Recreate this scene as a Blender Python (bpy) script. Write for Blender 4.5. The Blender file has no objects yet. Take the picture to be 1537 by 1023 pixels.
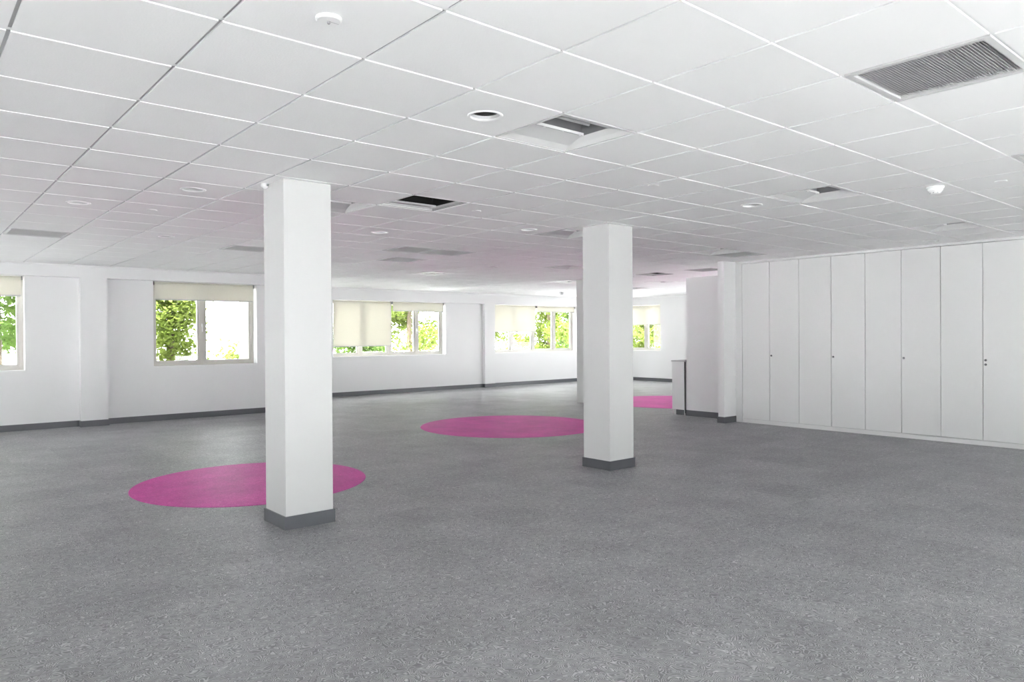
import bpy, bmesh, math, random
from mathutils import Vector, Matrix

random.seed(7)
sc = bpy.context.scene
COL = sc.collection
PI = math.pi
HC = 2.628            # ceiling height
G = 0.6               # ceiling module

# ------------------------------------------------------------------ materials
def new_mat(name):
    m = bpy.data.materials.new(name)
    m.use_nodes = True
    nt = m.node_tree
    nt.nodes.clear()
    out = nt.nodes.new('ShaderNodeOutputMaterial')
    return m, nt, out

def plain(name, col, rough=0.5, metal=0.0, spec=0.5, var=0.03, scale=6.0, bump=0.0, bscale=200.0, coat=0.0):
    """principled surface whose colour wanders slightly with a noise"""
    m, nt, out = new_mat(name)
    b = nt.nodes.new('ShaderNodeBsdfPrincipled')
    b.inputs['Roughness'].default_value = rough
    b.inputs['Metallic'].default_value = metal
    b.inputs['Specular IOR Level'].default_value = spec
    b.inputs['Coat Weight'].default_value = coat
    nt.links.new(b.outputs[0], out.inputs[0])
    tc = nt.nodes.new('ShaderNodeTexCoord')
    n = nt.nodes.new('ShaderNodeTexNoise')
    n.inputs['Scale'].default_value = scale
    n.inputs['Detail'].default_value = 3
    nt.links.new(tc.outputs['Object'], n.inputs['Vector'])
    mix = nt.nodes.new('ShaderNodeMix'); mix.data_type = 'RGBA'
    mix.inputs['A'].default_value = (*[max(0, c*(1-var)) for c in col], 1)
    mix.inputs['B'].default_value = (*[min(1, c*(1+var)) for c in col], 1)
    nt.links.new(n.outputs['Fac'], mix.inputs['Factor'])
    nt.links.new(mix.outputs['Result'], b.inputs['Base Color'])
    if bump:
        n2 = nt.nodes.new('ShaderNodeTexNoise'); n2.inputs['Scale'].default_value = bscale
        nt.links.new(tc.outputs['Object'], n2.inputs['Vector'])
        bp = nt.nodes.new('ShaderNodeBump'); bp.inputs['Strength'].default_value = bump
        bp.inputs['Distance'].default_value = 0.002
        nt.links.new(n2.outputs['Fac'], bp.inputs['Height'])
        nt.links.new(bp.outputs[0], b.inputs['Normal'])
    return m

def carpet(name, base, line, tint_var=0.075, spec=0.48):
    """woven vinyl flooring: curly raised threads, a slight shade change from tile to tile"""
    m, nt, out = new_mat(name)
    N = nt.nodes.new; L = nt.links.new
    b = N('ShaderNodeBsdfPrincipled')
    L(b.outputs[0], out.inputs[0])
    geo = N('ShaderNodeNewGeometry')
    def math_(op, a, bb=None, c=None):
        n = N('ShaderNodeMath'); n.operation = op
        for k, val in enumerate((a, bb, c)):
            if val is None: continue
            if isinstance(val, (int, float)): n.inputs[k].default_value = val
            else: L(val, n.inputs[k])
        return n.outputs[0]
    def noise(scale, detail=1.0, dist=0.0, rough=0.5):
        n = N('ShaderNodeTexNoise'); n.inputs['Scale'].default_value = scale
        n.inputs['Detail'].default_value = detail; n.inputs['Distortion'].default_value = dist
        n.inputs['Roughness'].default_value = rough
        L(geo.outputs['Position'], n.inputs['Vector']); return n.outputs['Fac']
    # curly threads = contour bands of a noise
    n1 = noise(17.5, 0.4, 0.4)
    w = math_('SINE', math_('MULTIPLY', n1, 92.0))
    w = math_('MULTIPLY_ADD', w, 0.5, 0.5)
    w = math_('POWER', w, 1.8)
    mask = math_('MULTIPLY', noise(26.0, 1.0), 1.5)
    w = math_('MULTIPLY', w, mask)
    # tile to tile shade
    sep = N('ShaderNodeSeparateXYZ'); L(geo.outputs['Position'], sep.inputs[0])
    fx = math_('FLOOR', math_('DIVIDE', sep.outputs[0], 0.5)); fy = math_('FLOOR', math_('DIVIDE', sep.outputs[1], 0.5))
    comb = N('ShaderNodeCombineXYZ'); L(fx, comb.inputs[0]); L(fy, comb.inputs[1])
    wn = N('ShaderNodeTexWhiteNoise'); wn.noise_dimensions = '2D'; L(comb.outputs[0], wn.inputs['Vector'])
    tile = math_('MULTIPLY_ADD', wn.outputs['Value'], 2*tint_var, 1-tint_var)
    cloud = math_('MULTIPLY_ADD', noise(2.0, 4.0, 0.0, 0.65), 0.7, 0.65)
    fine = math_('MULTIPLY_ADD', noise(110.0, 2.0), 0.5, 0.75)
    shade = math_('MULTIPLY', math_('MULTIPLY', tile, cloud), fine)
    mix = N('ShaderNodeMix'); mix.data_type = 'RGBA'
    mix.inputs['A'].default_value = (*base, 1); mix.inputs['B'].default_value = (*line, 1)
    L(w, mix.inputs['Factor'])
    mul = N('ShaderNodeMix'); mul.data_type = 'RGBA'; mul.blend_type = 'MULTIPLY'
    mul.inputs['Factor'].default_value = 1.0
    L(mix.outputs['Result'], mul.inputs['A']); 
    cc = N('ShaderNodeCombineColor'); L(shade, cc.inputs[0]); L(shade, cc.inputs[1]); L(shade, cc.inputs[2])
    L(cc.outputs[0], mul.inputs['B'])
    L(mul.outputs['Result'], b.inputs['Base Color'])
    b.inputs['Roughness'].default_value = 0.50
    b.inputs['Specular IOR Level'].default_value = spec
    bp = N('ShaderNodeBump'); bp.inputs['Strength'].default_value = 0.2; bp.inputs['Distance'].default_value = 0.0015
    L(w, bp.inputs['Height']); L(bp.outputs[0], b.inputs['Normal'])
    return m

def glass_mat():
    m, nt, out = new_mat('window_glass')
    t = nt.nodes.new('ShaderNodeBsdfTransparent'); t.inputs[0].default_value = (0.95, 0.97, 0.96, 1)
    g = nt.nodes.new('ShaderNodeBsdfGlossy'); g.inputs['Roughness'].default_value = 0.02
    lw = nt.nodes.new('ShaderNodeLayerWeight')          # Schlick reflectance of a thin sheet
    pw = nt.nodes.new('ShaderNodeMath'); pw.operation = 'POWER'; pw.inputs[1].default_value = 5.0
    nt.links.new(lw.outputs['Facing'], pw.inputs[0])
    fr = nt.nodes.new('ShaderNodeMath'); fr.operation = 'MULTIPLY_ADD'; fr.inputs[1].default_value = 0.9; fr.inputs[2].default_value = 0.03
    nt.links.new(pw.outputs[0], fr.inputs[0])
    mx = nt.nodes.new('ShaderNodeMixShader')
    nt.links.new(fr.outputs[0], mx.inputs[0]); nt.links.new(t.outputs[0], mx.inputs[1]); nt.links.new(g.outputs[0], mx.inputs[2])
    nt.links.new(mx.outputs[0], out.inputs[0])
    return m

def fabric_mat():
    m, nt, out = new_mat('blind_fabric')
    tc = nt.nodes.new('ShaderNodeTexCoord')
    n = nt.nodes.new('ShaderNodeTexNoise'); n.inputs['Scale'].default_value = 60
    nt.links.new(tc.outputs['Object'], n.inputs['Vector'])
    mix = nt.nodes.new('ShaderNodeMix'); mix.data_type = 'RGBA'
    mix.inputs['A'].default_value = (0.64, 0.63, 0.585, 1); mix.inputs['B'].default_value = (0.70, 0.69, 0.64, 1)
    nt.links.new(n.outputs['Fac'], mix.inputs['Factor'])
    d = nt.nodes.new('ShaderNodeBsdfDiffuse'); nt.links.new(mix.outputs['Result'], d.inputs[0])
    t = nt.nodes.new('ShaderNodeBsdfTranslucent'); t.inputs[0].default_value = (0.95, 0.92, 0.83, 1)
    mx = nt.nodes.new('ShaderNodeMixShader'); mx.inputs[0].default_value = 0.24
    nt.links.new(d.outputs[0], mx.inputs[1]); nt.links.new(t.outputs[0], mx.inputs[2])
    nt.links.new(mx.outputs[0], out.inputs[0])
    return m

def leaf_mat(name, a, c):
    m, nt, out = new_mat(name)
    tc = nt.nodes.new('ShaderNodeTexCoord')
    n = nt.nodes.new('ShaderNodeTexNoise'); n.inputs['Scale'].default_value = 1.6; n.inputs['Detail'].default_value = 4
    nt.links.new(tc.outputs['Object'], n.inputs['Vector'])
    mix = nt.nodes.new('ShaderNodeMix'); mix.data_type = 'RGBA'
    mix.inputs['A'].default_value = (*a, 1); mix.inputs['B'].default_value = (*c, 1)
    nt.links.new(n.outputs['Fac'], mix.inputs['Factor'])
    d = nt.nodes.new('ShaderNodeBsdfDiffuse'); t = nt.nodes.new('ShaderNodeBsdfTranslucent')
    nt.links.new(mix.outputs['Result'], d.inputs[0]); nt.links.new(mix.outputs['Result'], t.inputs[0])
    mx = nt.nodes.new('ShaderNodeMixShader'); mx.inputs[0].default_value = 0.5
    nt.links.new(d.outputs[0], mx.inputs[1]); nt.links.new(t.outputs[0], mx.inputs[2])
    nt.links.new(mx.outputs[0], out.inputs[0])
    return m

M = dict(
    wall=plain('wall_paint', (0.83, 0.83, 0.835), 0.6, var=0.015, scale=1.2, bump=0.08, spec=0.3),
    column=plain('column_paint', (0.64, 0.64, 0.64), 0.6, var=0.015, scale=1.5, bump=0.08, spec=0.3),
    tile=plain('ceiling_tile', (0.88, 0.88, 0.88), 0.85, var=0.02, scale=2.0, bump=0.25, bscale=120, spec=0.2),
    bar=plain('ceiling_runner', (0.85, 0.85, 0.85), 0.4, var=0.01),
    cross=plain('ceiling_cross_tee', (0.40, 0.40, 0.41), 0.45, var=0.02),
    floor=carpet('grey_carpet', (0.188, 0.188, 0.197), (0.53, 0.53, 0.54)),
    pink=carpet('purple_carpet', (0.56, 0.045, 0.315), (0.76, 0.13, 0.50), 0.03, 0.12),
    skirt=plain('skirting_dark_grey', (0.105, 0.110, 0.122), 0.28, var=0.08, scale=9, spec=0.6),
    pvc=plain('window_frame_white', (0.56, 0.54, 0.50), 0.35, var=0.02),
    sill=plain('sill_white', (0.86, 0.86, 0.86), 0.35, var=0.01),
    handle=plain('handle_white', (0.8, 0.8, 0.8), 0.3),
    glass=glass_mat(), fabric=fabric_mat(),
    rail=plain('blind_rail', (0.55, 0.55, 0.55), 0.4),
    clip=plain('blind_bracket', (0.25, 0.25, 0.26), 0.4),
    door=plain('cabinet_laminate', (0.80, 0.80, 0.80), 0.38, var=0.012, scale=1.0, spec=0.4),
    carcass=plain('cabinet_carcass', (0.55, 0.55, 0.56), 0.5, var=0.02),
    lock=plain('lock_metal', (0.22, 0.22, 0.23), 0.3, metal=0.9, var=0.1, scale=60),
    white=plain('fitting_white', (0.86, 0.86, 0.86), 0.35, var=0.01),
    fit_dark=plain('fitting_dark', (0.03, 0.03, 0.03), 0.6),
    reflector=plain('downlight_reflector', (0.52, 0.52, 0.53), 0.35, metal=0.2, var=0.02),
    troffer=plain('troffer_enamel', (0.66, 0.66, 0.66), 0.45, var=0.015),
    tray=plain('troffer_tray', (0.33, 0.33, 0.34), 0.35, metal=0.5, var=0.06, scale=20),
    tube=plain('lamp_glass', (0.60, 0.60, 0.60), 0.2),
    ventframe=plain('vent_frame', (0.64, 0.64, 0.64), 0.5, var=0.02),
    grille=plain('vent_grey', (0.50, 0.50, 0.50), 0.5, var=0.02),
    plenum=plain('plenum_shade', (0.012, 0.012, 0.012), 0.9, var=0.2),  # darkness of the enclosed space above the ceiling, put into the colour
    collar=plain('collar_grey', (0.55, 0.55, 0.55), 0.5, var=0.03),
    roof=plain('roof_light_block', (0.3, 0.3, 0.3), 0.9, var=0.1),
    ground=plain('pale_bounce_ground', (0.76, 0.75, 0.765), 0.9, var=0.12, scale=0.6),  # made-up pale surface, bounces sunlight up onto the ceiling
    bark=plain('bark', (0.10, 0.075, 0.05), 0.9, var=0.3, scale=12),
    leaf1=leaf_mat('leaf_yellow_green', (0.075, 0.125, 0.014), (0.20, 0.235, 0.065)),
    leaf2=leaf_mat('leaf_green', (0.042, 0.110, 0.022), (0.16, 0.215, 0.060)),
)

# ------------------------------------------------------------------ mesh helpers
def box(bm, x0, x1, y0, y1, z0, z1):
    x0, x1 = min(x0, x1), max(x0, x1); y0, y1 = min(y0, y1), max(y0, y1); z0, z1 = min(z0, z1), max(z0, z1)
    v = [bm.verts.new(p) for p in ((x0,y0,z0),(x1,y0,z0),(x1,y1,z0),(x0,y1,z0),(x0,y0,z1),(x1,y0,z1),(x1,y1,z1),(x0,y1,z1))]
    for f in ((0,3,2,1),(4,5,6,7),(0,1,5,4),(1,2,6,5),(2,3,7,6),(3,0,4,7)):
        bm.faces.new([v[k] for k in f])

def lathe(bm, prof, n=32, c=(0, 0, 0), cap=False, axis='Z'):
    """revolve (r, h) pairs"""
    rings = []
    for r, h in prof:
        ring = []
        for k in range(n):
            a = 2*PI*k/n
            p = (r*math.cos(a), r*math.sin(a), h)
            if axis == 'X': p = (h, r*math.cos(a), r*math.sin(a))
            if axis == 'Y': p = (r*math.sin(a), h, r*math.cos(a))
            ring.append(bm.verts.new((c[0]+p[0], c[1]+p[1], c[2]+p[2])))
        rings.append(ring)
    for a, b in zip(rings, rings[1:]):
        for k in range(n):
            bm.faces.new((a[k], a[(k+1) % n], b[(k+1) % n], b[k]))
    if cap:
        bm.faces.new(rings[0][::-1]); bm.faces.new(rings[-1])

def B(): return bmesh.new()

def obj(name, bm, mat, parent=None, loc=(0, 0, 0), bevel=0.0, smooth=False):
    me = bpy.data.meshes.new(name)
    bmesh.ops.recalc_face_normals(bm, faces=bm.faces)
    bm.to_mesh(me); bm.free()
    mats = mat if isinstance(mat, (list, tuple)) else [mat]
    for m in mats: me.materials.append(M[m])
    if smooth:
        for p in me.polygons: p.use_smooth = True
    o = bpy.data.objects.new(name, me)
    o.location = loc
    COL.objects.link(o)
    if parent: o.parent = parent
    if bevel:
        md = o.modifiers.new('bevel', 'BEVEL'); md.width = bevel; md.segments = 2; md.limit_method = 'ANGLE'
    return o

def boxobj(name, dims, mat, parent=None, loc=(0, 0, 0), bevel=0.0):
    bm = B(); box(bm, *dims); return obj(name, bm, mat, parent, loc, bevel)

def thing(name, label, cat, loc=(0, 0, 0), group=None, rz=0.0):
    o = bpy.data.objects.new(name, None)
    o.empty_display_size = 0.1
    o.location = loc; o.rotation_euler = (0, 0, rz)
    COL.objects.link(o)
    o['label'] = label; o['category'] = cat
    if group: o['group'] = group
    return o

def dup(root, loc, label, rz=0.0):
    r = root.copy(); COL.objects.link(r); r.location = loc; r.rotation_euler = (0, 0, rz); r['label'] = label
    for ch in list(root.children):
        c = ch.copy(); COL.objects.link(c); c.parent = r
        for g in list(ch.children):
            d = g.copy(); COL.objects.link(d); d.parent = c
    return r

def struct(o):
    o['kind'] = 'structure'; return o

# ------------------------------------------------------------------ plan of the room
X0, X1 = -6.6, 16.55          # rear end wall, far end wall
Y0 = -5.4                     # glazed wall behind the camera
YP, YR = 11.35, 11.50         # near window wall: pilaster face, recessed face
YP2, YR2 = 13.80, 13.90       # far window wall
XS = 4.60                     # where the window wall steps back
TOP = 3.30

# floor
bm = B(); box(bm, X0-0.2, X1+0.2, Y0-0.2, YR2+0.2, -0.12, 0.0)
struct(obj('floor', bm, 'floor'))

# walls with openings ------------------------------------------------------
def wall_rects(bm, ax, p0, p1, a0, a1, z0, z1, ops):
    """wall slab between p0 and p1 on axis ax; runs a0..a1 along the other; ops = (a, b, zlo, zhi)"""
    def put(a, b, lo, hi):
        if b-a < 1e-5 or hi-lo < 1e-5: return
        if ax == 'y': box(bm, a, b, p0, p1, lo, hi)
        else: box(bm, p0, p1, a, b, lo, hi)
    cur = a0
    for a, b, lo, hi in sorted(ops):
        put(cur, a, z0, z1); put(a, b, z0, lo); put(a, b, hi, z1); cur = b
    put(cur, a1, z0, z1)

W1 = (-1.80, 0.045, 0.945, 2.435)
W2 = (1.930, 3.757, 0.945, 2.435)
W3 = (6.550, 9.850, 0.955, 2.335)
W4 = (11.55, 14.860, 0.955, 2.330)
W5 = (11.96, 13.45, 0.945, 2.375)          # along Y in the far wall
BK = [(-5.9, -2.7, 1.30), (-2.3, 0.9, 1.20), (1.3, 4.5, 1.15), (4.9, 8.1, 0.80)]   # unseen glazing added behind the camera, heights shaped to light the room

bm = B()
wall_rects(bm, 'y', YR, YR+0.30, X0, XS, -0.12, TOP, [W1, W2])
box(bm, X0, XS, YP, YR, 2.435, TOP)                     # downstand beam
for a, b in ((-4.4, -4.0), (0.79, 1.183), (4.28, XS)): box(bm, a, b, YP, YR, 0, 2.435)
box(bm, XS-0.2, XS, YR+0.30, YR2+0.30, -0.12, TOP)      # return where the wall steps back
struct(obj('wall_left', bm, 'wall'))
bm = B()
wall_rects(bm, 'y', YR2, YR2+0.30, XS, X1+0.3, -0.12, TOP, [(4.95, 6.25, 0.955, 2.335), W3, W4])
box(bm, XS, X1, YP2, YR2, 2.335, TOP)
for a, b in ((11.12, 11.49),): box(bm, a, b, YP2, YR2, 0, 2.335)
struct(obj('wall_rear', bm, 'wall'))
bm = B(); wall_rects(bm, 'x', X1, X1+0.30, 4.8, YR2, -0.12, TOP, [W5, (5.4, 10.4, 0.06, 1.30)])
struct(obj('wall_far', bm, 'wall'))
bm = B(); wall_rects(bm, 'y', Y0-0.30, Y0, X0-0.3, 9.7, -0.12, TOP, [(a, b, 0.06, h) for a, b, h in BK])
struct(obj('wall_back', bm, 'wall'))
bm = B(); wall_rects(bm, 'x', X0-0.30, X0, Y0, YR+0.3, -0.12, TOP, [(-4.6, -0.6, 0.06, 1.1), (6.2, 10.2, 0.06, 1.3)])
struct(obj('wall_near', bm, 'wall'))
bm = B(); box(bm, 9.72, 9.92, Y0, 4.8, -0.12, TOP); box(bm, 9.10, 9.72, Y0, 0.53, 0, TOP)
wall_rects(bm, 'y', 4.6, 4.8, 9.92, X1+0.3, -0.12, TOP, [(12.4, 16.3, 0.06, 0.95)])
struct(obj('wall_right', bm, 'wall'))
# free standing partition beyond the nib, not quite up to the ceiling
bm = B(); box(bm, 9.28, 9.40, 4.80, 5.705, 0, 2.455)
struct(obj('wall_partition', bm, 'wall'))
boxobj('baseboard_partition', (9.265, 9.28, 4.80, 5.71, 0, 0.1), 'skirt'); struct(bpy.data.objects['baseboard_partition'])
# thin nib wall closing the run of cabinets
bm = B(); box(bm, 8.77, 9.72, 4.60, 4.715, 0, TOP)
struct(obj('wall_nib', bm, 'wall'))
bm = B(); box(bm, 8.758, 8.77, 4.588, 4.727, 0, 0.1); box(bm, 8.77, 9.095, 4.588, 4.60, 0, 0.1); box(bm, 8.77, 9.28, 4.715, 4.727, 0, 0.1)
struct(obj('baseboard_nib', bm, 'skirt'))

# skirtings
bm = B(); t = 0.014
for a, b, y in ((X0, -4.4, YR), (-4.4-t, -4.0+t, YP), (-4.0, 0.79, YR), (0.79-t, 1.183+t, YP), (1.183, 4.28, YR), (4.28-t, XS+t, YP)):
    box(bm, a, b, y-t, y, 0, 0.1)
for x, s in ((0.79, -1), (1.183, 1), (-4.4, -1), (-4.0, 1), (4.28, -1)):
    box(bm, x, x+s*t, YP, YR-t, 0, 0.1)
struct(obj('baseboard_left', bm, 'skirt'))
bm = B()
for a, b, y in ((XS, 11.12, YR2), (11.12-t, 11.49+t, YP2), (11.49, X1, YR2)): box(bm, a, b, y-t, y, 0, 0.1)
for x, s in ((11.12, -1), (11.49, 1)): box(bm, x, x+s*t, YP2, YR2-t, 0, 0.1)
struct(obj('baseboard_rear', bm, 'skirt'))
boxobj('baseboard_far', (X1-t, X1, 10.4, YR2-t, 0, 0.1), 'skirt'); struct(bpy.data.objects['baseboard_far'])
boxobj('baseboard_right', (9.10-t, 9.10, Y0, 0.53, 0, 0.1), 'skirt'); struct(bpy.data.objects['baseboard_right'])
# plaster margin between the tiles and the window walls
bm = B(); box(bm, X0, XS, YP-0.06, YP, HC-0.012, HC+0.02)
struct(obj('trim_1', bm, 'white'))
bm = B(); box(bm, XS, X1, YP2-0.05, YP2, HC-0.045, HC+0.02); box(bm, X1-0.05, X1, 4.8, YP2-0.05, HC-0.045, HC+0.02)
struct(obj('trim_2', bm, 'white'))

# ------------------------------------------------------------------ ceiling
TROFF = [(2, 1), (7, 1), (12, 1), (2, 6), (7, 6), (12, 6), (12, 11)]
VENT = [(3, -2), (7, -2), (-1, 12), (3, 12), (6, 10), (7, 10), (7, 12), (13, 6), (16, 9), (21, 16)]
HOLE = [(3, 5), (16, 11)]
DIFF = [(10, 15), (16, 15), (19, 13)]
DOWN = [(1, 1), (0, 6), (-1, 8), (1, 11), (4, 8), (6, 6), (10, 12), (7, 2), (14, 2), (16, 12)]
skip = set(TROFF+VENT+HOLE+DIFF)
GAP, DEEP, THK = 0.0075, 0.008, 0.02
i0, i1, j0, j1 = -11, 28, -9, 24
def outside(i, j):
    x, y = (i+0.5)*G, (j+0.5)*G
    return x < XS-0.3 and y > YR+0.35
COLRECT = [(0.69, 1.075, 3.06, 3.44), (4.28, 4.665, 3.05, 3.435), (9.72, 10.10, 8.48, 8.86)]
bm = B()
fl_bar = []
def tile(i, j):
    x0, x1, y0, y1 = i*G+GAP, (i+1)*G-GAP, j*G+GAP, (j+1)*G-GAP
    if (i, j) in DOWN:
        cx, cy, r, n = (x0+x1)/2, (y0+y1)/2, 0.082, 32
        lo, hi = [], []
        for k in range(n):
            a = 2*PI*k/n; c, s = math.cos(a), math.sin(a); q = (x1-x0)/2/max(abs(c), abs(s))
            lo.append((bm.verts.new((cx+c*q, cy+s*q, HC)), bm.verts.new((cx+c*r, cy+s*r, HC))))
            hi.append((bm.verts.new((cx+c*q, cy+s*q, HC+THK)), bm.verts.new((cx+c*r, cy+s*r, HC+THK))))
        for k in range(n):
            m = (k+1) % n
            bm.faces.new((lo[k][0], lo[m][0], lo[m][1], lo[k][1])); bm.faces.new((hi[k][0], hi[m][0], hi[m][1], hi[k][1]))
            bm.faces.new((lo[k][0], lo[m][0], hi[m][0], hi[k][0])); bm.faces.new((lo[k][1], lo[m][1], hi[m][1], hi[k][1]))
    else:
        box(bm, x0, x1, y0, y1, HC, HC+THK)
for i in range(i0, i1):
    for j in range(j0, j1):
        if (i, j) in skip or outside(i, j): continue
        tile(i, j)
nt_ = len(bm.faces)
for j in range(j0, j1+1):                               # main runners along X
    xa = i0*G if j*G < YR+0.3 else XS-0.3
    box(bm, xa, i1*G, j*G-0.012, j*G+0.012, HC+DEEP, HC+0.035)
nr_ = len(bm.faces)
for i in range(i0, i1+1):                               # cross tees along Y, between the runners
    ymax = j1 if i*G > XS-0.3 else int((YR+0.3)/G)
    for j in range(j0, ymax):
        box(bm, i*G-0.012, i*G+0.012, j*G+0.0125, (j+1)*G-0.0125, HC+DEEP+0.001, HC+0.034)
bm.faces.ensure_lookup_table()
for k, f in enumerate(bm.faces): f.material_index = 0 if k < nt_ else (1 if k < nr_ else 2)
struct(obj('ceiling', bm, ['tile', 'bar', 'cross']))
bm = B(); box(bm, X0-0.3, X1+0.3, Y0-0.3, YR2+0.3, TOP, TOP+0.2)  # unseen slab added to keep sky light out of the ceiling gaps
struct(obj('roof_light_block', bm, 'roof'))

# ---- troffers
def make_troffer(label):
    t = thing('recessed_troffer', label, 'ceiling light', group='open square light troffers in the ceiling')
    h = 0.5*G-0.008; q = 0.20; z1 = 0.10
    bm = B()
    box(bm, -h, h, -h, -h+0.012, -0.001, 0.02); box(bm, -h, h, h-0.012, h, -0.001, 0.02)
    box(bm, -h, -h+0.012, -h+0.012, h-0.012, -0.001, 0.02); box(bm, h-0.012, h, -h+0.012, h-0.012, -0.001, 0.02)
    obj('frame', bm, 'troffer', t)
    bm = B(); p = h-0.012
    rings = []
    for ax_, ay_, az_ in ((p, p, 0.003), (0.272, 0.235, 0.026), (0.262, 0.165, 0.046), (0.255, 0.108, 0.060)):
        rings.append([bm.verts.new((sx*ax_, sy*ay_, az_)) for sx, sy in ((-1,-1),(1,-1),(1,1),(-1,1))])
    for r0, r1 in zip(rings, rings[1:]):
        for k in range(4): bm.faces.new((r0[k], r0[(k+1) % 4], r1[(k+1) % 4], r1[k]))
    obj('reflector', bm, 'troffer', t)
    bm = B()
    box(bm, -0.26, 0.26, -0.125, -0.112, 0.058, 0.15); box(bm, -0.26, 0.26, 0.112, 0.125, 0.062, 0.15)
    box(bm, -0.27, -0.256, -0.125, 0.125, 0.060, 0.15); box(bm, 0.256, 0.27, -0.125, 0.125, 0.060, 0.15)
    box(bm, -0.27, 0.27, -0.125, 0.125, 0.15, 0.16)
    obj('lamp_tray', bm, 'tray', t)
    bm = B(); box(bm, -0.25, 0.25, 0.086, 0.092, 0.056, 0.072)
    for x in (-0.22, -0.07, 0.08, 0.23): box(bm, x, x+0.012, 0.092, 0.110, 0.058, 0.064)
    obj('lip', bm, 'white', t)
    for y in (-0.055, 0.030):
        bm = B(); lathe(bm, [(0.013, -0.235), (0.013, 0.235)], 12, (0, y, 0.112), True, 'X')
        obj('lamp_tube', bm, 'tube', t, smooth=False)
    return t
TL = ['open square troffer nearest the camera, beside the large round downlight',
      'open square light troffer left of the dome smoke detector, toward the cabinets',
      'open square light troffer just above the tall white cabinets',
      'open square light troffer beside the left column top, next to the black opening',
      'open square light troffer half hidden behind the top of the right-hand column',
      'open square light troffer next to the dark grey vent above the nib wall',
      'small far troffer with an L-shaped shadow, left of the right-hand column']
t0 = make_troffer(TL[0]); t0.location = ((TROFF[0][0]+.5)*G, (TROFF[0][1]+.5)*G, HC)
for c, l in zip(TROFF[1:], TL[1:]): dup(t0, ((c[0]+.5)*G, (c[1]+.5)*G, HC), l)

# ---- air vents
def make_vent(label):
    t = thing('ceiling_vent', label, 'vent', group='grey slatted air vents in the ceiling')
    h = 0.5*G-0.008; w = 0.030
    bm = B()
    box(bm, -h, h, -h, -h+w, -0.003, 0.02); box(bm, -h, h, h-w, h, -0.003, 0.02)
    box(bm, -h, -h+w, -h+w, h-w, -0.003, 0.02); box(bm, h-w, h, -h+w, h-w, -0.003, 0.02)
    obj('frame', bm, 'ventframe', t)
    bm = B(); n = 40
    for k in range(n):
        y = -h+w+(k+0.5)*(2*h-2*w)/n
        v = [bm.verts.new(p) for p in ((-h+w, y-0.0045, 0.004), (h-w, y-0.0045, 0.004), (h-w, y+0.0045, 0.010), (-h+w, y+0.0045, 0.010),
                                       (-h+w, y-0.0045, 0.006), (h-w, y-0.0045, 0.006), (h-w, y+0.0045, 0.012), (-h+w, y+0.0045, 0.012))]
        for f in ((0,1,2,3),(4,7,6,5),(0,4,5,1),(1,5,6,2),(2,6,7,3),(3,7,4,0)): bm.faces.new([v[q] for q in f])
    obj('grille', bm, 'grille', t)
    bm = B(); box(bm, -h+0.004, h-0.004, -h+0.004, h-0.004, 0.022, 0.05)
    obj('backing', bm, 'cross', t)
    return t
VL = ['large grey slatted air vent nearest the camera, at the upper right',
      'slatted air vent cut off by the right edge of the photo',
      'grey air vent at the far left, above the leftmost window',
      'grey air vent above the two-pane window, just left of the left column',
      'left one of two adjoining grey vents beyond the black opening',
      'right one of two adjoining grey vents beyond the black opening',
      'grey vent just beyond the two adjoining vents, toward the window wall',
      'dark grey vent directly above the white nib wall beside the cabinets',
      'dark grey vent above the free-standing partition, half hidden by the nib wall',
      'faint far vent near the far end wall']
v0 = make_vent(VL[0]); v0.location = ((VENT[0][0]+.5)*G, (VENT[0][1]+.5)*G, HC)
for c, l in zip(VENT[1:], VL[1:]): dup(v0, ((c[0]+.5)*G, (c[1]+.5)*G, HC), l)

# ---- missing tiles: black void with an open collar
def make_hole(label):
    t = thing('ceiling_opening', label, 'ceiling opening', group='black openings in the ceiling')
    h = 0.5*G-0.004; z1 = 0.55
    bm = B()
    box(bm, -h-0.03, -h, -h, h, 0.004, z1); box(bm, h, h+0.03, -h, h, 0.004, z1)
    box(bm, -h-0.03, h+0.03, -h-0.03, -h, 0.004, z1); box(bm, -h-0.03, h+0.03, h, h+0.03, 0.004, z1); box(bm, -h-0.03, h+0.03, -h-0.03, h+0.03, z1, z1+0.02)
    obj('void', bm, 'plenum', t)
    bm = B(); a = 0.215; w = 0.006
    box(bm, -h+0.004, a, a, a+w, 0.003, 0.020); box(bm, a, a+w, -h+0.004, a+w, 0.003, 0.020)
    box(bm, -h+0.004, a, a-0.10, a-0.09, 0.010, 0.026); box(bm, -h+0.004, a, a-0.09, a, 0.018, 0.020)
    obj('collar', bm, 'collar', t)
    bm = B(); w = 0.008
    box(bm, -h, h, -h, -h+w, -0.001, 0.004); box(bm, -h, h, h-w, h, -0.001, 0.004); box(bm, -h, -h+w, -h+w, h-w, -0.001, 0.004); box(bm, h-w, h, -h+w, h-w, -0.001, 0.004)
    obj('edge_trim', bm, 'white', t)
    return t
h0 = make_hole('black square opening with an inner grey collar, between the two columns'); h0.location = ((HOLE[0][0]+.5)*G, (HOLE[0][1]+.5)*G, HC)
dup(h0, ((HOLE[1][0]+.5)*G, (HOLE[1][1]+.5)*G, HC), 'far black opening just right of the right-hand column')

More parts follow.
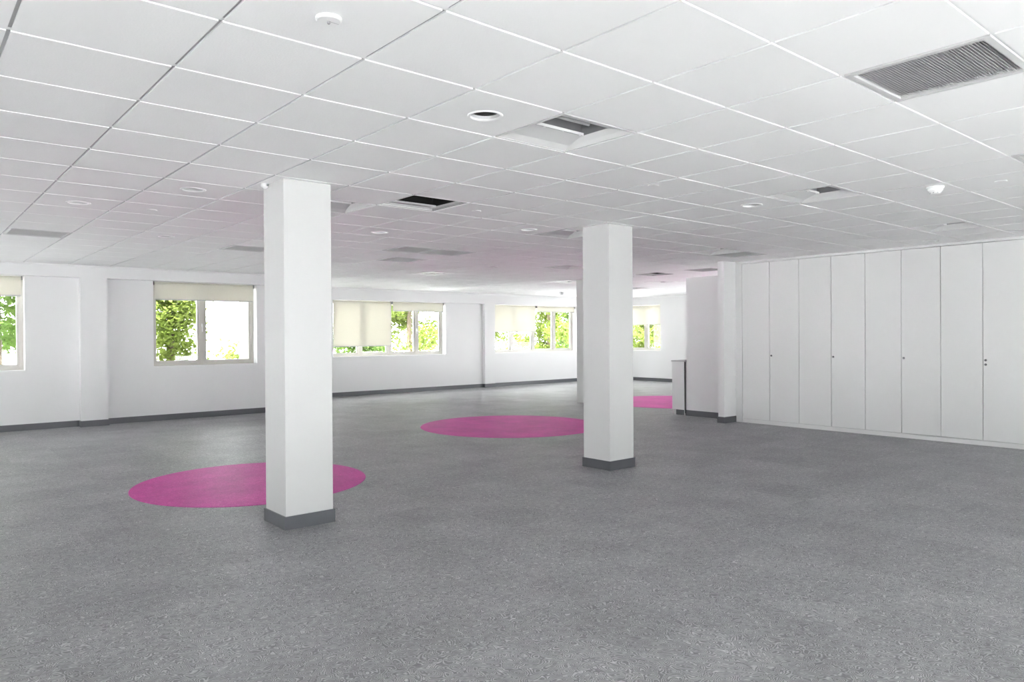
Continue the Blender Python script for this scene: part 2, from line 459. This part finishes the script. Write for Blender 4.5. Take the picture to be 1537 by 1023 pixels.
# ---- square diffusers
def make_diff(label):
    t = thing('square_diffuser', label, 'vent', group='white square diffusers at the far end')
    h = 0.5*G-0.008
    bm = B()
    for a, b in ((h, h-0.10), (h-0.15, h-0.19)):
        box(bm, -a, a, -a, -b, -0.004, 0.004); box(bm, -a, a, b, a, -0.004, 0.004)
        box(bm, -a, -b, -b, b, -0.004, 0.004); box(bm, b, a, -b, b, -0.004, 0.004)
    obj('louvre_ring', bm, 'white', t)
    boxobj('core', (-0.09, 0.09, -0.09, 0.09, 0.012, 0.02), 'collar', t)
    boxobj('backing', (-h+0.01, h-0.01, -h+0.01, h-0.01, 0.04, 0.06), 'cross', t)
    return t
d0 = make_diff('white square diffuser with a grey centre, far off between the columns'); d0.location = ((DIFF[0][0]+.5)*G, (DIFF[0][1]+.5)*G, HC)
for c, l in zip(DIFF[1:], ('white square diffuser left of the right-hand column, in front of the rear window', 'white square diffuser right of the right-hand column, near the far wall')):
    dup(d0, ((c[0]+.5)*G, (c[1]+.5)*G, HC), l)

# ---- downlights
def make_down(label):
    t = thing('recessed_downlight', label, 'ceiling light', group='round recessed downlights')
    bm = B(); lathe(bm, [(0.079, 0.004), (0.080, -0.004), (0.085, -0.007), (0.092, -0.006), (0.0965, 0.0), (0.090, 0.0)], 40)
    obj('trim_ring', bm, 'white', t, smooth=True)
    bm = B(); lathe(bm, [(0.080, 0.001), (0.079, 0.006), (0.078, 0.012), (0.0765, 0.017), (0.0745, 0.020)], 40)
    obj('reflector', bm, 'reflector', t, smooth=True)
    bm = B(); lathe(bm, [(0.075, 0.0195), (0.0755, 0.12)], 32); lathe(bm, [(0.0755, 0.12), (0.001, 0.12)], 32)
    obj('lamp_well', bm, 'fit_dark', t, smooth=True)
    bm = B(); lathe(bm, [(0.001, 0.072), (0.018, 0.073), (0.030, 0.080), (0.030, 0.115), (0.001, 0.115)], 24)
    obj('lamp', bm, 'collar', t, smooth=True)
    return t
DL = ['largest round downlight, left of the nearest open troffer',
      'round downlight just left of the left-hand column top',
      'round downlight at the far left of the ceiling',
      'small round downlight above the two-pane window on the left wall',
      'round downlight beyond the black ceiling opening',
      'round downlight just left of the right-hand column top',
      'tiny far downlight between the two columns, before the rear windows',
      'round downlight above the nib wall, before the second open troffer',
      'round downlight close above the tall white cabinets',
      'far downlight touching the right edge of the right-hand column']
dl0 = make_down(DL[0]); dl0.location = ((DOWN[0][0]+.5)*G, (DOWN[0][1]+.5)*G, HC)
for c, l in zip(DOWN[1:], DL[1:]): dup(dl0, ((c[0]+.5)*G, (c[1]+.5)*G, HC), l)

# ---- detectors, cover plates, sensor
t = thing('heat_detector', 'flat round white detector with a pin in its middle, top left of the ceiling', 'detector', (-0.30, 0.325, HC))
bm = B(); lathe(bm, [(0.048, 0.0), (0.048, -0.007), (0.043, -0.012), (0.001, -0.012)], 36); obj('base', bm, 'white', t, smooth=False)
bm = B(); lathe(bm, [(0.006, -0.011), (0.006, -0.019), (0.004, -0.022), (0.001, -0.022)], 16); obj('sensor_pin', bm, 'clip', t)
boxobj('seam', (0.006, 0.040, -0.001, 0.001, -0.0128, -0.0118), 'cross', t)

def dome(label, loc, s=1.0):
    t = thing('smoke_detector', label, 'detector', loc)
    bm = B(); lathe(bm, [(0.060*s, 0.0), (0.060*s, -0.012*s), (0.056*s, -0.016*s), (0.050*s, -0.018*s)], 36); obj('base', bm, 'white', t)
    bm = B(); lathe(bm, [(0.053*s, -0.016*s), (0.052*s, -0.026*s), (0.046*s, -0.036*s), (0.040*s, -0.040*s)], 36); obj('vented_body', bm, 'white', t, smooth=True)
    bm = B(); lathe(bm, [(0.040*s, -0.040*s), (0.036*s, -0.052*s), (0.022*s, -0.058*s), (0.001, -0.059*s)], 36); obj('cap', bm, 'white', t, smooth=True)
    for k in range(8):
        a = 2*PI*k/8
        bm = B(); c, q = math.cos(a), math.sin(a)
        lathe(bm, [(0.001, -0.053*s), (0.005*s, -0.051*s), (0.005*s, -0.045*s), (0.001, -0.045*s)], 8, (0.036*s*c, 0.036*s*q, 0))
        obj('slot', bm, 'cross', t)
    return t
dome('white dome smoke detector hanging at the right, over the cabinets', (4.93, 0.11, HC), 1.05)
dome('tiny far smoke detector before the rear window, left of the right-hand column', (12.47, 12.1, HC), 1.5)

plates = [((2.70, 3.30), 'small round cover plate right of the black ceiling opening'),
          ((5.10, -0.30), 'small round cover plate right of the dome smoke detector'),
          ((0.30, 5.10), 'small round cover plate between the two left downlights'),
          ((3.08, 1.50), 'small round cover plate below the nearest open troffer')]
p0 = None
for (x, y), l in plates:
    if p0 is None:
        p0 = thing('sprinkler_cover', l, 'sprinkler cover', (x, y, HC), 'round concealed sprinkler covers')
        bm = B(); lathe(bm, [(0.042, 0.001), (0.042, -0.005), (0.038, -0.006), (0.001, -0.006)], 32); obj('plate', bm, 'white', p0)
        bm = B(); lathe(bm, [(0.036, 0.012), (0.036, -0.002)], 32); obj('shadow_gap', bm, 'cross', p0)
    else: dup(p0, (x, y, HC), l)

t = thing('motion_sensor', 'small white motion sensor on the ceiling against the left-hand column', 'sensor', (0.655, 3.33, HC))
bm = B(); lathe(bm, [(0.030, 0.0), (0.030, -0.022), (0.026, -0.030), (0.001, -0.030)], 24); obj('body', bm, 'white', t)
bm = B(); lathe(bm, [(0.020, -0.029), (0.014, -0.038), (0.001, -0.041)], 24); obj('lens', bm, 'handle', t, smooth=True)

# ------------------------------------------------------------------ columns
def column(label, r, skirt=True, z1=TOP):
    x0, x1, y0, y1 = r
    cx, cy = (x0+x1)/2, (y0+y1)/2
    t = thing('column', label, 'column', (cx, cy, 0))
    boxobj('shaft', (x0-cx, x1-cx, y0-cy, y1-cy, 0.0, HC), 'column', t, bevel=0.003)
    if skirt:
        a, b, c, d = x0-cx, x1-cx, y0-cy, y1-cy; k = 0.012
        bm = B()
        box(bm, a-k, b+k, c-k, c, 0, 0.1); box(bm, a-k, b+k, d, d+k, 0, 0.1); box(bm, a-k, a, c, d, 0, 0.1); box(bm, b, b+k, c, d, 0, 0.1)
        obj('skirting', bm, 'skirt', t, bevel=0.002)
    return t
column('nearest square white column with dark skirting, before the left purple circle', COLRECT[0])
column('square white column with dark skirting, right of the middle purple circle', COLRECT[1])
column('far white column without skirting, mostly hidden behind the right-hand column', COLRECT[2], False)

# ------------------------------------------------------------------ purple carpet circles
def disc(label, x, y, r):
    bm = B(); lathe(bm, [(0.001, 0.003), (r-0.004, 0.003), (r, 0.0)], 128)
    o = obj('carpet_circle', bm, 'pink', loc=(x, y, 0))
    o['label'] = label; o['category'] = 'carpet'; o['group'] = 'purple circles in the carpet'
disc('purple carpet circle behind the left-hand column', 1.20, 5.05, 1.11)
disc('purple carpet circle in the middle, left of the right-hand column', 6.05, 6.765, 1.44)
disc('far purple carpet circle seen between the right-hand column and the low cupboard', 11.30, 7.55, 1.50)

# ------------------------------------------------------------------ windows
def window(n, ax, plane, a0, a1, z0, z1, bars, depth=0.18, handles=(), out=1, fw=0.055, bw=0.09):
    """frame set `depth` behind the wall face; bars = mullion centres along the wall"""
    w = bpy.data.objects.new('window_%d' % n, None); COL.objects.link(w); struct(w); w.empty_display_size = 0.1
    s = out
    def bx(bm, a, b, p, q, lo, hi):
        if ax == 'y': box(bm, a, b, plane+s*p, plane+s*q, lo, hi)
        else: box(bm, plane+s*p, plane+s*q, a, b, lo, hi)
    d0, d1 = depth, depth+0.07
    bm = B()
    bx(bm, a0, a1, d0, d1, z0, z0+fw); bx(bm, a0, a1, d0, d1, z1-fw, z1)
    bx(bm, a0, a0+fw, d0, d1, z0+fw, z1-fw); bx(bm, a1-fw, a1, d0, d1, z0+fw, z1-fw)
    obj('window_frame', bm, 'pvc', w)
    cuts = [a0+fw]
    for c in bars:
        bm = B(); bx(bm, c-bw/2, c+bw/2, d0-0.008, d1, z0+fw, z1-fw); obj('mullion', bm, 'pvc', w)
        cuts += [c-bw/2, c+bw/2]
    cuts.append(a1-fw)
    for k in range(0, len(cuts), 2):
        a, b = cuts[k], cuts[k+1]
        bm = B(); e = 0.035
        bx(bm, a, b, d0+0.01, d1-0.01, z0+fw, z0+fw+e); bx(bm, a, b, d0+0.01, d1-0.01, z1-fw-e, z1-fw)
        bx(bm, a, a+e, d0+0.01, d1-0.01, z0+fw+e, z1-fw-e); bx(bm, b-e, b, d0+0.01, d1-0.01, z0+fw+e, z1-fw-e)
        sash = obj('sash', bm, 'pvc', w)
        bm = B(); bx(bm, a+e, b-e, d0+0.03, d0+0.036, z0+fw+e, z1-fw-e); obj('glass_pane', bm, 'glass', sash)
    for h in handles:
        bm = B(); zc = (z0+z1)/2-0.05
        bx(bm, h-0.012, h+0.012, d0-0.030, d0-0.008, zc, zc+0.06); bx(bm, h-0.010, h+0.010, d0-0.045, d0-0.030, zc-0.09, zc+0.04)
        obj('window_handle', bm, 'handle', w, bevel=0.004)
    bm = B(); bx(bm, a0, a1, -0.012, d0, z0-0.022, z0+0.004); obj('window_sill', bm, 'sill', w)
    return w
window(1, 'y', YR, *W1, bars=(-0.88,), handles=(-0.88,))
window(2, 'y', YR, *W2, bars=(2.80,), handles=(2.80,))
window(14, 'y', YR2, 4.95, 6.25, 0.955, 2.335, bars=(5.60,))  # added window hidden by the left column, lets in more daylight
window(3, 'y', YR2, *W3, bars=(7.36, 8.20, 9.03), handles=(9.03,))
window(4, 'y', YR2, *W4, bars=(12.33, 13.18, 14.05), handles=())
window(5, 'x', X1, *W5, bars=(12.66,), handles=())
k = 6
for a, b, h in BK:
    window(k, 'y', Y0, a, b, 0.06, h, bars=(a+(b-a)/3, a+2*(b-a)/3), out=-1); k += 1
for a, b, lo, hi in ((-4.6, -0.6, 0.06, 1.1), (6.2, 10.2, 0.06, 1.3)):  # unseen low glazing added in the end wall for brightness
    window(k, 'x', X0, a, b, lo, hi, bars=((a+b)/2,), out=-1); k += 1

window(k+1, 'y', 4.8, 12.4, 16.3, 0.06, 0.95, bars=(13.70, 15.00), depth=0.1, out=-1)  # added out of view to throw daylight into the far end
window(k, 'x', X1, 5.4, 10.4, 0.06, 1.30, bars=(7.07, 8.73))  # hidden glazing added to brighten the far floor and ceiling

# ------------------------------------------------------------------ roller blinds
def blind(label, ax, plane, a0, a1, ztop, zbot, depth=0.07, chain=None):
    c = (a0+a1)/2; h = (a1-a0)/2
    loc = (c, plane+depth, ztop) if ax == 'y' else (plane+depth, c, ztop)
    t = thing('roller_blind', label, 'blind', loc, 'cream roller blinds', 0.0 if ax == 'y' else -PI/2)
    L_ = ztop-zbot
    bm = B(); lathe(bm, [(0.022, -h+0.012), (0.022, h-0.012)], 20, (0, 0.012, -0.030), True, 'X'); obj('roller_tube', bm, 'fabric', t)
    boxobj('fabric', (-h+0.015, h-0.015, -0.011, -0.0095, -L_+0.02, -0.030), 'fabric', t)
    boxobj('bottom_bar', (-h+0.014, h-0.014, -0.017, -0.003, -L_, -L_+0.022), 'rail', t, bevel=0.003)
    for s in (-1, 1): boxobj('bracket', (s*h-0.006, s*h+0.006, -0.025, 0.040, -0.060, 0.0), 'clip', t)
    bm = B(); lathe(bm, [(0.0022, -min(1.0, L_+0.55)), (0.0022, -0.03)], 6, (h-0.006, -0.018, 0)); obj('pull_chain', bm, 'rail', t)
    return t
blind('short cream roller blind on the leftmost window, cut by the photo edge', 'y', YR, -1.79, 0.020, 2.433, 2.110)
blind('short cream roller blind on the two-pane window left of the left-hand column', 'y', YR, 1.955, 3.725, 2.433, 2.110)
blind('long cream roller blind lowered nearly to the sill, right of the left-hand column', 'y', YR2, 6.57, 8.195, 2.333, 1.195)
blind('short cream roller blind over the right half of the four-pane window', 'y', YR2, 8.235, 9.825, 2.333, 2.090)
blind('half lowered cream roller blind just right of the rear wall pilaster', 'y', YR2, 11.57, 13.19, 2.328, 1.550)
blind('short cream roller blind on the rear window, left of the right-hand column', 'y', YR2, 13.235, 14.84, 2.328, 2.150)
blind('half lowered cream roller blind on the far end wall, right of the right-hand column', 'x', X1, 11.975, 13.43, 2.373, 1.755)

# ------------------------------------------------------------------ tall cabinets
SEP = [4.474, 3.991, 3.500, 2.998, 2.505, 2.015, 1.522, 1.032, 0.540]
CL = ['tall white two-door cabinet next to the nib wall, farthest of the four',
      'tall white two-door cabinet, second from the nib wall',
      'tall white two-door cabinet, third from the nib wall',
      'tall white two-door cabinet with two locks, nearest the right edge of the photo']
XF = 9.10
for n in range(4):
    ya, ym, yb = SEP[2*n], SEP[2*n+1], SEP[2*n+2]
    t = thing('tall_cabinet', CL[n], 'cabinet', (XF, ym, 0), 'tall white cabinets along the right wall')
    q = lambda y: y-ym
    boxobj('body', (0.022, 0.60, q(yb)+0.001, q(ya)-0.001, 0.062, 2.592), 'carcass', t)
    boxobj('plinth', (0.012, 0.04, q(yb), q(ya), 0.0, 0.060), 'door', t)
    for side, (y1, y2) in enumerate(((ya, ym), (ym, yb))):
        d = boxobj('door', (0.0, 0.020, q(y2)+0.0035, q(y1)-0.0035, 0.068, 2.588), 'door', t, bevel=0.0015)
        if side == 1:
            for z in ((1.10,) if n < 3 else (1.092, 1.036)):
                bm = B(); lathe(bm, [(0.001, -0.012), (0.010, -0.012), (0.014, -0.008), (0.0145, 0.0)], 20, (0, q(y1)-0.031, z), False, 'X')
                kn = obj('lock', bm, 'lock', d, smooth=False)
                boxobj('key_slot', (-0.0128, -0.0118, q(y1)-0.0325, q(y1)-0.0295, z-0.006, z+0.006), 'fit_dark', d)
# filler strip and scribe above the doors
bm = B(); box(bm, XF+0.004, XF+0.03, 4.478, 4.60, 0.0, 2.592); box(bm, XF-0.004, XF+0.004, 4.478, 4.488, 0, 2.592)
struct(obj('trim_3', bm, 'door'))
bm = B(); box(bm, XF+0.006, XF+0.62, 0.535, 4.60, 2.596, HC+0.005)
struct(obj('trim_4', bm, 'door'))

# low cupboard beyond the partition
t = thing('low_cupboard', 'waist-high white cupboard standing against the end of the partition', 'cupboard', (9.25, 5.86, 0))
boxobj('body', (0.020, 0.80, -0.140, 0.130, 0.10, 0.955), 'door', t)
boxobj('end_panel', (0.0, 0.018, -0.125, 0.138, 0.098, 0.955), 'door', t, bevel=0.002)
boxobj('top', (-0.012, 0.82, -0.148, 0.150, 0.957, 0.982), 'carcass', t, bevel=0.003)
boxobj('plinth', (0.05, 0.76, -0.12, 0.09, 0.0, 0.098), 'skirt', t)
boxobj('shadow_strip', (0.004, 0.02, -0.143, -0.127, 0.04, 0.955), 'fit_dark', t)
for x in (0.012, 0.76):
    for y in (-0.128, 0.12):
        bm = B(); lathe(bm, [(0.011, 0.0), (0.011, 0.097)], 12, (x, y, 0), True); obj('leg', bm, 'rail', t)

# ------------------------------------------------------------------ outside
bm = B(); box(bm, -60, 70, -60, 70, -0.6, -0.15)
struct(obj('ground', bm, 'ground'))
def tree(label, x, y, h, r, mat, n, seed, leaf=0.11, name='tree'):
    rnd = random.Random(seed)
    t = thing(name, label, 'tree', (x, y, -0.15), 'trees outside the windows')
    bm = B(); lathe(bm, [(0.11, 0.0), (0.08, h*0.4), (0.03, h*0.8)], 10); obj('trunk', bm, 'bark', t, smooth=True)
    bm = B()
    clumps = []
    for _ in range(26):
        a = rnd.uniform(0, 2*PI); rr = r*math.sqrt(rnd.random()); zz = rnd.uniform(0.10, 1.0)
        clumps.append((rr*math.cos(a)*(1.15-0.5*zz), rr*math.sin(a)*(1.15-0.5*zz), h*zz, rnd.uniform(0.35, 0.75)))
    for k in range(n):
        cx, cy, cz, cr = clumps[k % len(clumps)]
        d = Vector((rnd.gauss(0, 1), rnd.gauss(0, 1), rnd.gauss(0, 1))).normalized()*cr*(0.55+0.45*rnd.random())
        c = Vector((cx, cy, cz))+d
        if c.z < 0.02: c.z = 0.02+rnd.random()*0.2
        u_ = Vector((rnd.gauss(0, 1), rnd.gauss(0, 1), rnd.gauss(0, 0.6))).normalized()
        w_ = u_.cross(Vector((rnd.gauss(0, 1), rnd.gauss(0, 1), rnd.gauss(0, 1)))).normalized()
        l = leaf*rnd.uniform(0.6, 1.4)
        vs = [bm.verts.new(c+u_*l), bm.verts.new(c+w_*l*0.42+Vector((0, 0, 0.01))), bm.verts.new(c-u_*l), bm.verts.new(c-w_*l*0.42+Vector((0, 0, 0.01)))]
        bm.faces.new(vs)
    obj('foliage', bm, mat, t)
    return t
tree('leafy tree outside the leftmost window', 0.05, 15.6, 4.6, 1.2, 'leaf2', 11000, 1, 0.075)
tree('yellow-green tree outside the left pane of the two-pane window', 3.30, 15.5, 4.4, 0.45, 'leaf1', 9000, 2, 0.070)
tree('low bush outside the right pane of the two-pane window', 5.3, 16.4, 1.15, 0.5, 'leaf1', 2000, 3, 0.07)
tree('yellow-green tree outside the right half of the four-pane window', 11.5, 18.3, 4.8, 1.15, 'leaf1', 12000, 4, 0.080)
tree('green tree outside the left half of the four-pane window', 8.7, 16.6, 2.6, 0.6, 'leaf2', 6000, 5, 0.075)
tree('pale tree outside the left half of the rear window beside the pilaster', 16.3, 20.2, 4.8, 1.15, 'leaf1', 12000, 6, 0.080)
tree('yellow-green tree outside the middle of the rear window beside the pilaster', 20.2, 20.8, 4.8, 1.15, 'leaf1', 12000, 7, 0.085)
tree('tall green tree outside the right end of the rear window', 23.9, 22.6, 5.4, 1.15, 'leaf2', 11000, 8, 0.09)
tree('small pale tree outside the far end window', 20.6, 15.7, 4.2, 1.2, 'leaf1', 10000, 9, 0.080)

# ------------------------------------------------------------------ daylight
wd = bpy.data.worlds.new('sky'); sc.world = wd
wd.use_nodes = True
nt = wd.node_tree; nt.nodes.clear()
out = nt.nodes.new('ShaderNodeOutputWorld'); bg = nt.nodes.new('ShaderNodeBackground')
bg.inputs[0].default_value = (0.985, 0.985, 1.0, 1); bg.inputs[1].default_value = 18.0
nt.links.new(bg.outputs[0], out.inputs[0])

sl = bpy.data.lights.new('sun', 'SUN'); so = bpy.data.objects.new('sun', sl); COL.objects.link(so)
sl.energy = 105.0; sl.angle = math.radians(0.6); sl.color = (1.0, 0.985, 0.97)
so.rotation_euler = Vector((0.25, 0.42, -1.0)).to_track_quat('-Z', 'Y').to_euler()

# ------------------------------------------------------------------ camera
cam = bpy.data.cameras.new('camera'); co = bpy.data.objects.new('camera', cam); COL.objects.link(co)
right = Vector((0.765303, -0.643639, -0.00642)); fwd = Vector((0.643616, 0.765329, -0.005463)); up = Vector((0.00843, 0.000049, 0.999964))
co.matrix_world = Matrix(((right.x, up.x, -fwd.x, -1.55176), (right.y, up.y, -fwd.y, -2.17507), (right.z, up.z, -fwd.z, 1.44382), (0, 0, 0, 1)))
cam.sensor_fit = 'HORIZONTAL'; cam.sensor_width = 36.0
cam.lens = 1094.748/1537*36.0
cam.shift_x = (768.5-759.333)/1537; cam.shift_y = (509.478-511.5)/1537
cam.clip_start = 0.05; cam.clip_end = 300
sc.camera = co

vs = sc.view_settings
vs.view_transform = 'Standard'; vs.look = 'None'; vs.exposure = -0.47; vs.gamma = 1.0; vs.use_curve_mapping = False
cy = sc.cycles
cy.use_denoising = True
cy.max_bounces = 14; cy.diffuse_bounces = 10; cy.glossy_bounces = 4; cy.transparent_max_bounces = 12; cy.transmission_bounces = 6
cy.sample_clamp_indirect = 0.0
cy.caustics_reflective = False; cy.caustics_refractive = False
